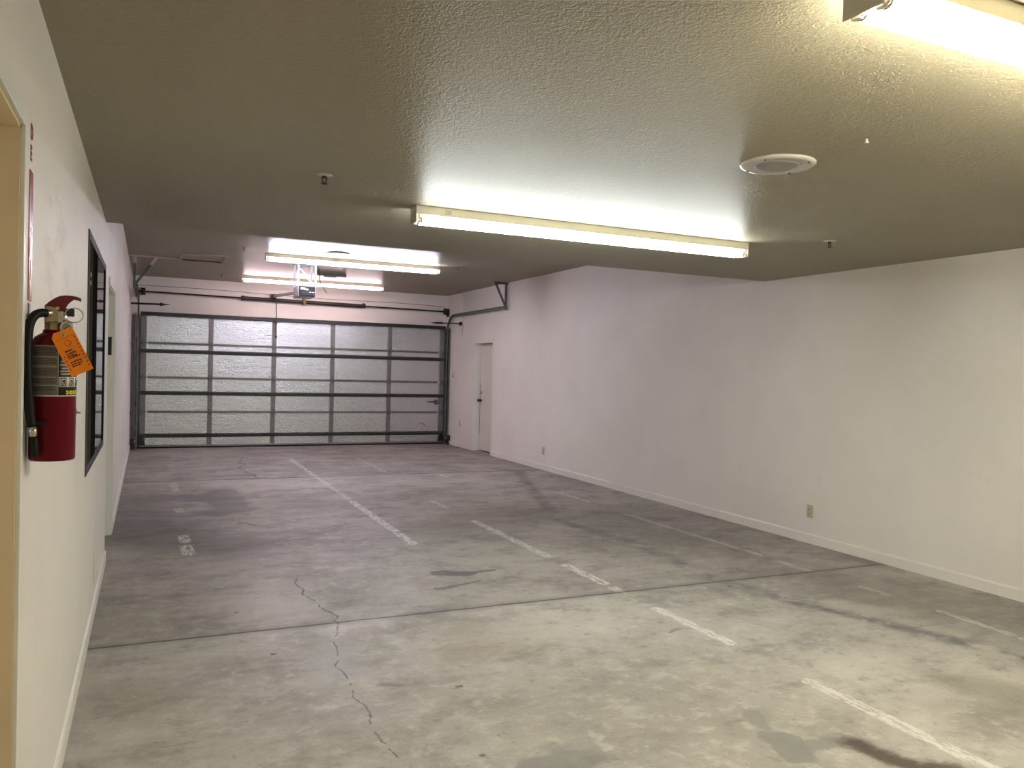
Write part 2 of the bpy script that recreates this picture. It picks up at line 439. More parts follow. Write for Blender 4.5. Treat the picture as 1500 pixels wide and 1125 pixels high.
bm = B(); box(bm, (XL, YF-.15, 0), (XR, YF, HF))
struct(obj('wall_front', bm, M['wall']), 'plain wall behind the viewer', 'wall')

# baseboards
def baseboard(name, x, s, spans, lab):
    bm = B()
    for y0, y1 in spans:
        prism(bm, [(x, y0, 0), (x+s*.012, y0, 0), (x+s*.012, y0, .075), (x+s*.007, y0, .085), (x, y0, .088)], (0, y1-y0, 0))
    struct(obj(name, bm, M['trim'] if s > 0 else M['wall']), lab, 'baseboard')
baseboard('baseboard_right', XR, -1, ((YF, DR[0]-.05), (DR[1]+.05, YB)), 'painted baseboard along the right wall')
baseboard('baseboard_left', XL, 1, ((D1[1]+.07, D2[0]-.01), (D2[1]+.06, YB)), 'painted baseboard along the left wall')

# near left doorway: tan jamb liner and pale steel frame
d = thing('door_1', 'tan lined doorway with pale frame at left edge', 'doorway', (XL, D1[1], 0)); d['kind'] = 'structure'
bm = B()
box(bm, (-WT-.02, -.012, 0), (-.004, 0, D1[2])); box(bm, (-WT-.02, D1[0]-D1[1], D1[2]-.012), (-.004, 0, D1[2]))
box(bm, (-WT-.02, D1[0]-D1[1], 0), (-.004, D1[0]-D1[1]+.012, D1[2]))
obj('jamb', bm, M['tan'], d, 'tan painted jamb lining')
bm = B()
ya = D1[0]-D1[1]
box(bm, (-.004, -.004, 0), (.006, .026, D1[2]+.026), .0015); box(bm, (-.004, ya-.026, 0), (.006, ya+.004, D1[2]+.026), .0015)
box(bm, (-.004, ya+.004, D1[2]-.004), (.006, -.004, D1[2]+.026), .0015)
box(bm, (-.003, .026, 0), (.003, .052, D1[2]+.052), .001); box(bm, (-.003, ya-.052, 0), (.003, ya-.026, D1[2]+.052), .001)
box(bm, (-.003, ya-.026, D1[2]+.026), (.003, .026, D1[2]+.052), .001)
obj('casing', bm, M['jamb_white'], d)
bm = B(); box(bm, (-WT-.06, D1[0]-D1[1]-.2, -.0), (-WT-.02, .2, D1[2]+.1))
obj('door_leaf', bm, M['tan'], d)

# left doorway beyond the window
d = thing('door_2', 'white framed doorway on the left wall beyond the window', 'doorway', (XL, D2[0], 0)); d['kind'] = 'structure'
w = D2[1]-D2[0]
bm = B()
box(bm, (-WT, w-.015, 0), (.002, w, D2[2])); box(bm, (-WT, 0, D2[2]-.015), (.002, w, D2[2])); box(bm, (-WT, 0, 0), (-.03, .012, D2[2]))
box(bm, (-.085, w-.03, 0), (-.05, w-.012, D2[2]))
obj('jamb', bm, M['jamb_white'], d)
bm = B()
box(bm, (0, w-.005, 0), (.010, w+.055, D2[2]+.05), .002); box(bm, (0, -.004, D2[2]-.004), (.010, w+.055, D2[2]+.05), .002)
obj('casing', bm, M['trim'], d)
bm = B(); box(bm, (-WT+.01, .012, .01), (-WT+.05, w-.03, D2[2]-.015))
obj('door_leaf', bm, M['door_leaf'], d)
bm = B(); box(bm, (-.060, w-.020, 1.545), (-.012, w-.0135, 1.70), .002)
obj('strike_plate', bm, M['black'], d, 'black strike plate')

# dark framed window in the left wall
wy0, wy1, wz0, wz1 = 4.40, 6.05, .925, 2.14
d = thing('window_1', 'dark framed interior window on the left wall reflecting the garage door', 'window', (XL, wy0, wz0)); d['kind'] = 'structure'
L, H = wy1-wy0, wz1-wz0
def ring(bm, y0, y1, z0, z1, w, x0, x1, bev=.002):
    box(bm, (x0, y0, z0), (x1, y0+w, z1), bev); box(bm, (x0, y1-w, z0), (x1, y1, z1), bev)
    box(bm, (x0, y0+w, z0), (x1, y1-w, z0+w), bev); box(bm, (x0, y0+w, z1-w), (x1, y1-w, z1), bev)
bm = B(); ring(bm, 0, L, 0, H, .045, -.002, .006)
fr = obj('window_frame', bm, M['frame_grey'], d)
bm = B(); box(bm, (-.001, L-.22, .046), (.0045, L-.046, H-.046), .001); obj('stile', bm, M['frame_black'], d)
bm = B(); box(bm, (-.001, .046, .046), (.004, .34, H-.046), .001)  # flat olive panel put in for a tone seen within the glass
sd = obj('added_side_panel', bm, M['olive_tone'], d)
for z in (1.005, .965):
    bm = B(); cyl(bm, (.003, .16, z), (.0055, .16, z), .012, seg=12); obj('screw', bm, M['plate'], sd)  # screw heads on the added olive panel
bm = B(); box(bm, (-.001, .34, .046), (.0045, .72, H-.046), .001); obj('added_black_panel', bm, M['frame_black'], d)  # flat black panel put in for a dark band within the glass
bm = B(); box(bm, (-.001, .72, .046), (.003, L-.22, H-.046)); obj('glass', bm, M['glass'], d)

# right hand door
d = thing('door_3', 'beige door with knob set deep in the right wall', 'door', (XR, DR[0], 0)); d['kind'] = 'structure'
w = DR[1]-DR[0]; LX = .125
bm = B()
box(bm, (-.002, w-.015, 0), (.19, w, DR[2])); box(bm, (-.002, 0, 0), (.19, .015, DR[2])); box(bm, (-.002, 0, DR[2]-.015), (.19, w, DR[2]))
obj('jamb', bm, M['jamb_white'], d)
bm = B()
box(bm, (-.010, w-.005, 0), (0, w+.05, DR[2]+.05), .002); box(bm, (-.010, -.05, 0), (0, .005, DR[2]+.05), .002); box(bm, (-.010, .005, DR[2]-.005), (0, w-.005, DR[2]+.05), .002)
obj('casing', bm, M['trim'], d)
bm = B(); box(bm, (LX, .02, .02), (LX+.04, w-.026, DR[2]-.02), .002)
leaf = obj('door_leaf', bm, M['door_leaf'], d)
bm = B(); lathe(bm, [(.026, 0), (.028, .008), (.012, .012), (.012, .035), (.026, .045), (.030, .06), (.022, .075), (.004, .078)], seg=20)
bmesh.ops.rotate(bm, verts=bm.verts[:], matrix=Matrix.Rotation(-PI/2, 3, 'Y'))
bmesh.ops.translate(bm, verts=bm.verts[:], vec=(LX, w-.085, .935))
obj('knob', bm, M['steel_dark'], leaf)
bm = B(); lathe(bm, [(.030, 0), (.030, .012), (.022, .02), (.004, .022)], seg=20)
bmesh.ops.rotate(bm, verts=bm.verts[:], matrix=Matrix.Rotation(-PI/2, 3, 'Y'))
bmesh.ops.translate(bm, verts=bm.verts[:], vec=(LX, w-.085, 1.085))
obj('deadbolt', bm, M['brass'], leaf)
bm = B(); box(bm, (LX-.004, w-.034, .30), (LX-.001, w-.026, 1.25))  # dark strip on the leaf edge, stands in for the shade of the gap
obj('door_gap_shade', bm, M['slot'], d)

# ------------------------------------------------------------------ garage door
gd = thing('garage_door', 'wide sectional garage door with silvery embossed panels and dark struts', 'garage door', (0, YD, 0))
X0, X1 = -.135, 5.385
MUL = [1.0, 2.085, 3.155, 4.26]
ZS = [.03, .628, 1.226, 1.820, 2.345]
edges = [X0+.09] + MUL + [X1-.09]
for r in range(4):
    for k in range(5):
        bm = B(); box(bm, (edges[k]+.002, .030, ZS[r]+.003), (edges[k+1]-.002, .045, ZS[r+1]-.003), .002)
        obj('panel', bm, M['panel'], gd)
for r in range(4):                                     # stiles, section by section
    for k, x in enumerate([X0+.045] + MUL + [X1-.045]):
        hw = .045 if k in (0, 5) else .038
        bm = B(); box(bm, (x-hw, .004, ZS[r]+.006), (x+hw, .032, ZS[r+1]-.006), .003)
        for z in (.07, .16, .30, .44, .52):
            if ZS[r]+z < ZS[r+1]-.03 and k in (0, 5): cyl(bm, (x-.022*(1 if k == 0 else -1), -.004, ZS[r]+z), (x-.022*(1 if k == 0 else -1), .006, ZS[r]+z), .011, seg=8)
        obj('stile', bm, M['steel_grey'], gd)
for z in ZS[1:4]:                                      # section joints
    bm = B()
    for a, b in zip(edges, edges[1:]):
        box(bm, (a+.035, .012, z-.022), (b-.035, .034, z-.003), .003); box(bm, (a+.035, .012, z+.003), (b-.035, .034, z+.022), .003)
    obj('section_rail', bm, M['steel_mid'], gd)
    for k, x in enumerate([X0+.045] + MUL + [X1-.045]):
        bm = B()
        box(bm, (x-.028, -.004, z-.055), (x+.028, .006, z-.006), .002); box(bm, (x-.028, -.004, z+.006), (x+.028, .006, z+.055), .002)
        cyl(bm, (x-.032, -.004, z), (x+.032, -.004, z), .009, seg=10)
        obj('hinge', bm, M['steel_track'], gd)
for z in (.215, .955, 1.683):                          # stiffening struts
    bm = B()
    prism(bm, [(X0+.01, .006, z-.032), (X0+.01, .001, z-.032), (X0+.01, .001, z-.022), (X0+.01, -.045, z-.018), (X0+.01, -.045, z+.018), (X0+.01, .001, z+.022), (X0+.01, .001, z+.032), (X0+.01, .006, z+.032)], (X1-X0-.02, 0, 0))
    obj('strut', bm, M['steel_dark'], gd)
bm = B(); box(bm, (X0, -.04, ZS[4]-.055), (X1, .045, ZS[4]+.006), .004); box(bm, (X0, -.055, ZS[4]-.06), (X1, -.035, ZS[4]-.045), .003)
obj('top_rail', bm, M['steel_dark'], gd)
bm = B(); box(bm, (X0, .0, .022), (X1, .045, .055), .004)
obj('bottom_rail', bm, M['steel_mid'], gd)
bm = B(); box(bm, (X0, -.012, 0), (X1, .05, .024), .006)
obj('bottom_seal', bm, M['rubber'], gd)
for x, s in ((X0+.05, 1), (X1-.05, -1)):
    bm = B(); prism(bm, [(x-.05, -.006, .05), (x+.05, -.006, .05), (x+.05*s*.2, -.006, .20), (x-.05*s, -.006, .20)], (0, .009, 0))
    obj('corner_bracket', bm, M['steel_dark'], gd)
bm = B(); box(bm, (X1-.17, -.02, .785), (X1-.08, .004, .875), .003)
lt = obj('slide_latch', bm, M['steel_track'], gd)
bm = B(); cyl(bm, (X1-.33, -.012, .835), (X1-.165, -.012, .835), .009, seg=10)
obj('latch_rod', bm, M['steel_dark'], lt)
# worn patch and a lift handle mark low on the right
bm = B(); tube(bm, [(4.93+.075*math.cos(a), .022, .37+.05*math.sin(a)) for a in [PI*i/10 for i in range(11)]], .008, seg=8)
box(bm, (4.84, .018, .350), (4.87, .031, .385), .002); box(bm, (4.99, .018, .350), (5.02, .031, .385), .002)
obj('lift_handle', bm, M['nickel'], gd)

# ------------------------------------------------------------------ tracks
def track(name, x, s, lab, full, zr, yh):
    """s: +1 points from the track into the room"""
    t = thing(name, lab, 'door track', (x, YD, 0), 'curved roller tracks of the garage door')
    def chan(bm, pts):
        pts = [Vector(p) for p in pts]
        rings = []
        for i, p in enumerate(pts):
            d = (pts[min(i+1, len(pts)-1)]-pts[max(i-1, 0)]).normalized()
            nrm = Vector((0, d.z, -d.y)).normalized(); sx = Vector((s, 0, 0))
            prof = ((0, -.025), (.028, -.025), (.028, -.019), (.006, -.019), (.006, .019), (.028, .019), (.028, .025), (0, .025))
            rings.append([p+sx*a+nrm*b for a, b in prof])
        loft(bm, rings)
        for f in bm.faces: f.smooth = False
    bm = B(); chan(bm, [(0, -.03, .02), (0, -.03, 2.12)])
    obj('vertical_track', bm, M['steel_track'], t)
    R = .40; zc = 2.12; top = zr
    pts = [(0, -.03, zc)]
    for i in range(1, 11):
        a = PI/2*i/10
        pts.append((0, -.03-R*(1-math.cos(a)), zc+(top-zc)*math.sin(a)))
    bm = B(); chan(bm, pts); obj('curved_track', bm, M['steel_track'], t)
    bm = B(); bar(bm, (-s*.012, -.03-R+.02, top), (-s*.012, yh-YD, top+.01), .006, .05)
    chan(bm, [(0, -.03-R, top), (0, yh-YD, top+.01)]); obj('horizontal_track', bm, M['steel_track'], t)
    bm = B(); box(bm, (-s*.03-.006, -.06, .02), (-s*.03+.006, .02, 2.3)); box(bm, (min(-s*.03, -s*.075), .012, .02), (max(-s*.03, -s*.075), .02, 2.3))
    obj('wall_angle', bm, M['steel_grey'], t)
    for z in (.25, .75, 1.3, 1.85):
        bm = B(); box(bm, (min(0, -s*.035), -.055, z-.03), (max(0, -s*.035), .015, z+.03), .002)
        obj('track_bracket', bm, M['steel_dark'], t)
    bm = B()
    yy = yh-YD+.02
    if full:
        bar(bm, (-s*.05, yy, HF-.018), (s*.20, yy, HF-.018), .03, .036)
    bar(bm, (-s*.016, yy, top-.03), (-s*.016, yy, HF-.005-(0 if full else .10)), .032, .032, (0, 1, 0))
    a = Vector((0, yy-.02, top+.03)); b = Vector((s*.265 if not full else s*.19, yy-.02, HF-.012)); k = 1 if full else .72
    bar(bm, a, a+(b-a)*k, .02, .034, (1, 0, 0))
    obj('hanger', bm, M['steel_track'], t)
    if not full:
        bm = B(); bar(bm, (-s*.016, yy, HF-.106), (-s*.016, yy, HF), .034, .034, (0, 1, 0))
        obj('hanger_end', bm, M['pale'], t, 'hanger end painted over in ceiling colour')
        bm = B(); bar(bm, a+(b-a)*.715, b, .022, .036, (1, 0, 0))
        obj('hanger_end', bm, M['pale'], t, 'brace end painted over in ceiling colour')
    return t
track('garage_door_track', -.185, 1, 'curved steel door track beside the left wall', False, 2.555, 12.35)
track('garage_door_track', 5.425, -1, 'curved steel door track along the right wall, ending at dark triangular hanger', True, 2.545, 12.22)

bm = B(); box(bm, (XL, 12.30, HF-.016), (.37, 12.345, HF), .002)
tag(obj('ceiling_strip', bm, M['pale']), 'thin painted strip on raised ceiling between left wall and hatch', 'ceiling strip')

# torsion shaft above the door
ts = thing('torsion_spring_shaft', 'long dark torsion shaft with two springs above the garage door', 'torsion spring', (0, YB-.085, 2.70))
za, zb = .005, -.052
def zx(x): return za+(zb-za)*(x+.12)/5.57
bm = B(); cyl(bm, (-.20, 0, zx(-.2)), (5.455, 0, zx(5.455)), .0135, seg=14); obj('shaft', bm, M['brown_steel'], ts)
for xa, xb in ((1.53, 2.59), (2.65, 3.72)):
    n = int((xb-xa)/.016); pts = []
    bm = B()
    rings = []
    seg = 14
    for i in range(n*2+1):
        x = xa+(xb-xa)*i/(n*2); r = .036 if i % 2 else .031
        rings.append([Vector((x, r*math.cos(2*PI*k/seg), zx(x)+r*math.sin(2*PI*k/seg))) for k in range(seg)])
    loft(bm, rings); sp = obj('spring', bm, M['brown_steel'], ts)
    bm = B(); cyl(bm, ((xa-.03) if xa < 2 else xb, 0, zx(xa)), ((xa+.03) if xa < 2 else xb+.05, 0, zx(xa)), .043, seg=14); obj('winding_cone', bm, M['steel_dark'], sp)
bm = B(); box(bm, (2.595, -.05, zx(2.62)-.055), (2.645, .085, zx(2.62)+.065), .003); obj('center_mount', bm, M['gold'], ts)
for x in (-.10, 5.42):
    bm = B(); cyl(bm, (x-.03, 0, zx(x)), (x+.03, 0, zx(x)), .062, seg=20); cyl(bm, (x-.035, 0, zx(x)), (x-.028, 0, zx(x)), .072, seg=20)
    obj('cable_drum', bm, M['steel_dark'], ts)
for x in (-.185, 5.465):
    bm = B(); box(bm, (x-.004, -.05, zx(x)-.10), (x+.004, .085, zx(x)+.06), .001); obj('end_bearing_plate', bm, M['steel_dark'], ts)
bm = B(); pts = []
for i in range(31):
    x = -.19+i/30*5.6
    pts.append((x, .080, .112-.012*x+.012*math.sin(x*1.7)))
tube(bm, pts, .004, seg=6)
tag(obj('low_voltage_wire', bm, M['brown_steel']), 'thin wire strung along wall just above the torsion shaft', 'wire').location = (0, YB-.085, 2.70)

# pointed rods beside the tracks
r = thing('bumper_rod', 'short black pointed rod reaching out from the left wall above garage door', 'rod', (XL, 14.35, 2.437), 'black rods above the garage door')
bm = B(); cyl(bm, (.0, 0, 0), (.47, 0, .006), .016, seg=12); obj('rod', bm, M['black'], r)
bm = B(); cyl(bm, (.43, 0, .006), (.50, 0, .006), .032, .014, seg=12); cyl(bm, (.50, 0, .006), (.58, 0, .007), .012, .003, seg=12); obj('tip', bm, M['black'], r)
r = thing('bumper_rod', 'short dark rod reaching out from the right wall with its end by the wall conduit', 'rod', (XR, 14.35, 2.375), 'black rods above the garage door')
bm = B(); cyl(bm, (0, 0, 0), (-.45, 0, -.006), .012, seg=12); cyl(bm, (-.42, 0, -.005), (-.56, 0, -.008), .022, .018, seg=12); obj('rod', bm, M['brown_steel'], r)
bm = B(); cyl(bm, (-.07, 0, 0), (-.02, 0, 0), .034, seg=14); obj('collar', bm, M['brown_steel'], r)
bm = B(); cyl(bm, (-.56, 0, -.008), (-.64, 0, -.009), .014, .003, seg=12); obj('tip', bm, M['brown_steel'], r)
c = thing('wall_conduit', 'thin painted conduit running from ceiling down the far right wall', 'conduit', (XR, 14.30, 2.34))
bm = B(); cyl(bm, (-.014, 0, 0), (-.014, 0, HF-2.34), .013, seg=12); obj('pipe', bm, M['wall'], c)
bm = B(); tube(bm, [(-.014, 0, .005), (-.018, .01, -.06), (-.012, .05, -.16), (-.006, .07, -.22)], .005, seg=8); obj('lead', bm, M['pale'], c)

# ------------------------------------------------------------------ opener
op = thing('garage_door_opener', 'black garage door opener hung from raised ceiling behind the bluish lamp', 'door opener', (2.035, 11.55, 2.48))
bm = B(); box(bm, (-.115, -.005, .0), (.115, .010, .145), .008); box(bm, (-.085, -.012, .015), (.085, -.003, .06), .004); obj('lens_cover', bm, M['opener'], op)
bm = B(); box(bm, (-.125, .005, -.005), (.125, .42, .15), .012); obj('motor_housing', bm, M['opener_side'], op)
for x0, x1, z0, z1 in ((-.09, -.045, .095, .128), (-.04, -.025, .09, .125), (-.015, .015, .088, .110), (.03, .06, .058, .068), (.07, .10, .055, .066)):
    bm = B(); box(bm, (x0, -.009, z0), (x1, -.004, z1), .002); obj('control_mark', bm, M['opener_lens'], op)
bm = B(); lathe(bm, [(.07, 0), (.066, .02), (.04, .036), (.002, .04)], (0, .12, .148), seg=24); obj('top_cap', bm, M['opener_side'], op)
T = HF-2.48
for x, y in ((-.118, .03), (.122, .03), (-.118, .36), (.122, .36)):
    bm = B(); bar(bm, (x, y, .12), (x, y, T), .004, .028, (1, 0, 0))
    for i in range(8):
        cyl(bm, (x, y-.004, .16+i*.04), (x, y+.004, .16+i*.04), .005, seg=8)
    obj('strap', bm, M['opener_side'], op)
bm = B(); bar(bm, (-.11, .022, T-.09), (.115, .022, .15), .004, .026, (1, 0, 0)); obj('diagonal_brace', bm, M['steel_track'], op)
for y in (.03, .36):
    bm = B(); bar(bm, (-.15, y, T-.012), (.15, y, T-.012), .028, .024); obj('ceiling_angle', bm, M['steel_track'], op)
dy = YB-11.55
bm = B(); bar(bm, (.01, .40, .10), (.03, dy-.08, .272), .034, .045); obj('rail', bm, M['steel_track'], op)
bm = B(); box(bm, (-.02, dy-.12, .24), (.08, dy-.012, .31), .004); obj('header_bracket', bm, M['steel_dark'], op)
bm = B(); tube(bm, [(.05, dy-.16, .26), (.06, dy-.20, .20), (.065, YD-.10-11.55, -.17), (.065, YD-.075-11.55, -.42)], .010, seg=8); box(bm, (.048, YD-.11-11.55, -.24), (.082, YD-.075-11.55, -.17), .003)
obj('door_arm', bm, M['steel_dark'], op)
bm = B(); tube(bm, [(.06, YD-.125-11.55, -.34), (.06, YD-.125-11.55, -.47)], .005, seg=8); lathe(bm, [(.006, -.50), (.02, -.49), (.02, -.465), (.006, -.455)], (.06, YD-.125-11.55, 0), seg=12)
obj('release_cord', bm, M['black'], op)
cw = thing('hanging_cord', 'thin dark cord dangling from ceiling right of the door opener', 'cord', (2.42, 12.2, 2.64))
bm = B(); tube(bm, [(-.10, 0, HF-2.64), (-.095, 0, .22), (-.075, 0, .11), (-.03, 0, .04), (.02, 0, -.03)], .006, seg=8); obj('cord', bm, M['brown_steel'], cw)
po = thing('ceiling_outlet', 'small dark outlet strip on raised ceiling between the two far lamps', 'outlet', (2.68, 12.95, HF))
bm = B(); box(bm, (-.27, -.03, -.03), (.22, .02, 0), .004); obj('strip', bm, M['steel_dark'], po)
bm = B(); box(bm, (-.14, .12, -.008), (.14, .42, 0), .003); obj('plate', bm, M['speaker_white'], po)
bm = B(); box(bm, (-.09, .20, -.02), (.11, .32, -.007), .003); obj('socket', bm, M['steel_dark'], po)

# ------------------------------------------------------------------ fluorescent fixtures
def lamp(label, loc, tm, sticker=False):
    t = thing('fluorescent_fixture', label, 'ceiling light', loc, 'twin tube strip lights')
    L = 2.42
    bm = B(); box(bm, (.002, -.055, -.052), (L-.002, .055, 0), .003); obj('mounting_channel', bm, M['fixture'], t)
    for x in (0, L):
        bm = B(); box(bm, (x-.002, -.058, -.098), (x+.002, .058, 0), .001); cyl(bm, (x-.004, -.045, -.012), (x+.004, -.045, -.012), .004, seg=8); obj('end_plate', bm, M['fixture'], t)
    for y in (-.034, .034):
        tb = B(); cyl(tb, (.042, y, -.079), (L-.042, y, -.079), .0195, seg=20); tu = obj('tube', tb, tm, t)
        for x0, x1 in ((.026, .044), (L-.044, L-.026)):
            bm = B(); cyl(bm, (x0, y, -.079), (x1, y, -.079), .0185, seg=16); obj('tube_cap', bm, M['nickel'], tu)
        for x in (.012, L-.027):
            bm = B(); box(bm, (x, y-.013, -.098), (x+.015, y+.013, -.05), .003); cyl(bm, (x+.002, y-.015, -.086), (x+.013, y-.015, -.086), .008, seg=12); obj('lampholder', bm, M['sign_white'], t)
    if sticker:
        bm = B(); box(bm, (.17, -.0560, -.042), (.215, -.0548, -.012)); s = obj('rating_sticker', bm, M['plate'], t)
        bm = B()
        for k in range(4): box(bm, (.175, -.0565, -.038+k*.0065), (.21, -.0558, -.035+k*.0065))
        obj('sticker_print', bm, M['label_rule'], s)
        bm = B(); box(bm, (.03, -.0562, -.046), (.13, -.0545, -.014), .001); obj('knockout_plate', bm, M['fixture'], t)
    return t
lamp('warm white twin tube strip light at top right corner, cut by the frame', (1.475, 1.345, HN), TUBE['warm'])
lamp('bright twin tube strip light at middle of the low ceiling', (1.385, 4.46, HN), TUBE['cool'], True)
lamp('bluish twin tube strip light on the raised ceiling in front of the door opener', (1.39, 11.0, HF), TUBE['blue'])
lamp('pinkish twin tube strip light farthest back, nearest the garage door', (1.39, 14.02, HF), TUBE['pink'])

# ------------------------------------------------------------------ ceiling fittings
def speaker(label, loc):
    t = thing('ceiling_speaker', label, 'speaker', loc, 'round ceiling speakers')
    bm = B(); lathe(bm, [(.10, -.010), (.135, -.013), (.150, -.012), (.160, -.006), (.161, 0)], seg=56); obj('rim', bm, M['speaker_white'], t)
    bm = B()
    lathe(bm, [(.004, -.0125), (.02, -.014), (.03, -.0125), (.04, -.014), (.05, -.0125), (.06, -.014), (.07, -.0125), (.082, -.0145), (.092, -.0125), (.102, -.008)], seg=56); obj('grille', bm, M['speaker_grille'], t)
    for k in range(4):
        a = .45+PI/2*k; bm = B(); cyl(bm, (.138*math.cos(a), .138*math.sin(a), -.0165), (.138*math.cos(a), .138*math.sin(a), -.011), .005, seg=10); obj('screw', bm, M['steel_dark'], t)
    return t
sp = speaker('large round white speaker set in the low ceiling', (2.50, 2.72, HN))
dup(sp, (2.24, 10.50, HF), 'round white speaker in raised ceiling beside the bluish lamp')

def sprinkler():
    t = thing('sprinkler_head', 'small sprinkler head on low ceiling at left', 'sprinkler', (.772, 3.97, HN), 'fire sprinkler heads')
    bm = B(); lathe(bm, [(.013, -.006), (.030, -.005), (.041, -.001), (.041, 0)], seg=28); obj('escutcheon', bm, M['speaker_white'], t)
    bm = B()
    for s in (-1, 1): tube(bm, [(s*.008, 0, -.004), (s*.012, 0, -.018), (s*.008, 0, -.032), (0, 0, -.038)], .0028, seg=8)
    cyl(bm, (0, 0, -.004), (0, 0, -.016), .009, seg=12); obj('frame_arms', bm, M['steel_dark'], t)
    bm = B(); cyl(bm, (0, 0, -.018), (0, 0, -.034), .004, seg=10); obj('bulb', bm, M['nickel'], t)
    bm = B(); lathe(bm, [(.002, -.046), (.018, -.044), (.019, -.042), (.004, -.038)], seg=24)
    obj('deflector', bm, M['steel_dark'], t)
    return t
s0 = sprinkler()
for loc, lab in (((4.21, 4.06, HN), 'small sprinkler head on low ceiling right of the middle lamp'),
                 ((1.08, 10.62, HF), 'small sprinkler head on raised ceiling left of the bluish lamp'),
                 ((1.075, 14.05, HF), 'small sprinkler head on raised ceiling left of the farthest lamp'),
                 ((4.02, 10.75, HF), 'small sprinkler head on raised ceiling right of the bluish lamp')):
    dup(s0, loc, lab)
bm = B(); cyl(bm, (0, 0, -.014), (0, 0, 0), .004, seg=10); lathe(bm, [(.003, -.018), (.008, -.016), (.008, -.012), (.003, -.010)], seg=14)
tag(obj('ceiling_hook', bm, M['speaker_white']), 'tiny pale hook in low ceiling right of the round speaker', 'hook').location = (2.53, 2.27, HN)

h = thing('attic_hatch', 'flush access hatch in raised ceiling at upper left', 'hatch', (.37, 11.62, HF))
bm = B()
for lo, hi in (((0, 0, -.014), (.62, .045, 0)), ((0, .76, -.014), (.62, .80, 0)), ((0, .045, -.014), (.04, .76, 0)), ((.57, .045, -.014), (.62, .76, 0))): box(bm, lo, hi, .003)
obj('hatch_frame', bm, M['ceil'], h)
bm = B(); box(bm, (.048, .052, -.005), (.562, .72, -.001), .001); obj('hatch_panel', bm, M['ceil'], h)
bm = B(); box(bm, (.04, .74, -.017), (.60, .757, -.001)); obj('hatch_gap_shade', bm, M['slot'], h)  # solid dark strip put in for the shade between panel and frame

# ------------------------------------------------------------------ wall plates
def outlet(label, loc, side, m, slots=True, pw=.035, ph=.058, kind='outlet', name='wall_outlet', group='wall outlets'):
    t = thing(name, label, kind, loc, group); s = side
    bm = B(); box(bm, (min(0, s*.006), -pw, -ph), (max(0, s*.006), pw, ph), .002); obj('cover_plate', bm, m, t)
    if slots:
        for z in (-.02, .02):
            bm = B(); box(bm, (min(s*.005, s*.009), -.017, z-.014), (max(s*.005, s*.009), .017, z+.014), .003); rc = obj('receptacle', bm, m, t)
            bm = B()
            for y in (-.007, .007): box(bm, (min(s*.0085, s*.0095), y-.0018, z-.004), (max(s*.0085, s*.0095), y+.0018, z+.008))
            cyl(bm, (s*.0085, 0, z-.009), (s*.0095, 0, z-.009), .003, seg=10)
            obj('slots', bm, M['slot'], rc)
    return t
outlet('ivory wall outlet low on right wall, nearest to the viewer', (XR, 5.42, .290), -1, M['ivory'])
outlet('wall outlet low on right wall nearer than the beige door', (XR, 10.79, .290), -1, M['ivory'])
o = outlet('pale wall outlet low on right wall between garage door and beige door', (XR, 14.38, .45), -1, M['plate'], False, .045, .07)
bm = B(); box(bm, (-.0105, .002, -.045), (-.005, .014, .05)); obj('receptacle', bm, M['slot'], o)
o = outlet('small switch plate on right wall beside the garage door track', (XR, 14.80, 1.375), -1, M['plate'], False, .04, .06, 'switch', 'wall_switch', 'wall switches')
for z0, z1 in ((.012, .032), (-.035, -.012)):
    bm = B(); box(bm, (-.012, -.012, z0), (-.005, .012, z1)); obj('button', bm, M['slot'], o)
o = outlet('brass toggle switch plate on left wall behind the extinguisher', (XL, 3.70, 1.285), 1, M['grey_plate'], False, .06, .065, 'switch', 'wall_switch', 'wall switches')
bm = B(); box(bm, (.005, -.006, -.012), (.013, .006, .012), .001); cyl(bm, (.010, 0, 0), (.026, .0, -.004), .004, seg=8); obj('toggle', bm, M['brass'], o)
o = outlet('white cover plate low on left wall below the window', (XL, 5.33, .27), 1, M['plate'], False, .06, .09, 'cover plate', 'wall_cover_plate', None)
bm = B(); box(bm, (.005, .035, -.085), (.012, .058, .085), .002); obj('hinge_edge', bm, M['sign_white'], o)
# things on the narrow return at the left of the garage door
b = thing('junction_box', 'small grey box on wall left of the garage door', 'junction box', (-.232, YB, .60))
bm = B(); box(bm, (-.035, -.05, -.05), (.040, 0, .05), .004); obj('box_body', bm, M['plate'], b)
bm = B(); box(bm, (-.045, -.045, -.03), (-.035, -.005, .03), .002); obj('side_knockout', bm, M['slot'], b)  # dark knockout on the side of the box
b = thing('door_button', 'small dark button above the grey box left of garage door', 'button', (-.232, YB, 1.40))
bm = B(); box(bm, (-.022, -.015, -.04), (.022, 0, .04), .003); obj('mounting_plate', bm, M['brown_steel'], b)
bm = B(); cyl(bm, (0, -.022, .012), (0, -.014, .012), .010, seg=14); obj('push_button', bm, M['black'], b)
def eye(label, x, s):
    t = thing('safety_sensor', label, 'sensor', (x, YD-.13, .13), 'door safety sensors')
    bm = B(); box(bm, (-.035, -.05, -.05), (.035, .03, .05), .006); obj('sensor_body', bm, M['black'], t)
    bm = B(); cyl(bm, (s*.03, -.01, 0), (s*.045, -.01, 0), .018, seg=16); obj('lens', bm, M['opener_lens'], t)
    bm = B(); box(bm, (-.03, .0, -.13), (.03, .012, -.04), .002); box(bm, (-.03, -.05, -.13), (.03, .012, -.122), .002); obj('bracket', bm, M['steel_dark'], t)
eye('black safety sensor at floor beside left door track', -.235, 1)
eye('black safety sensor at floor beside right door track', 5.445, -1)

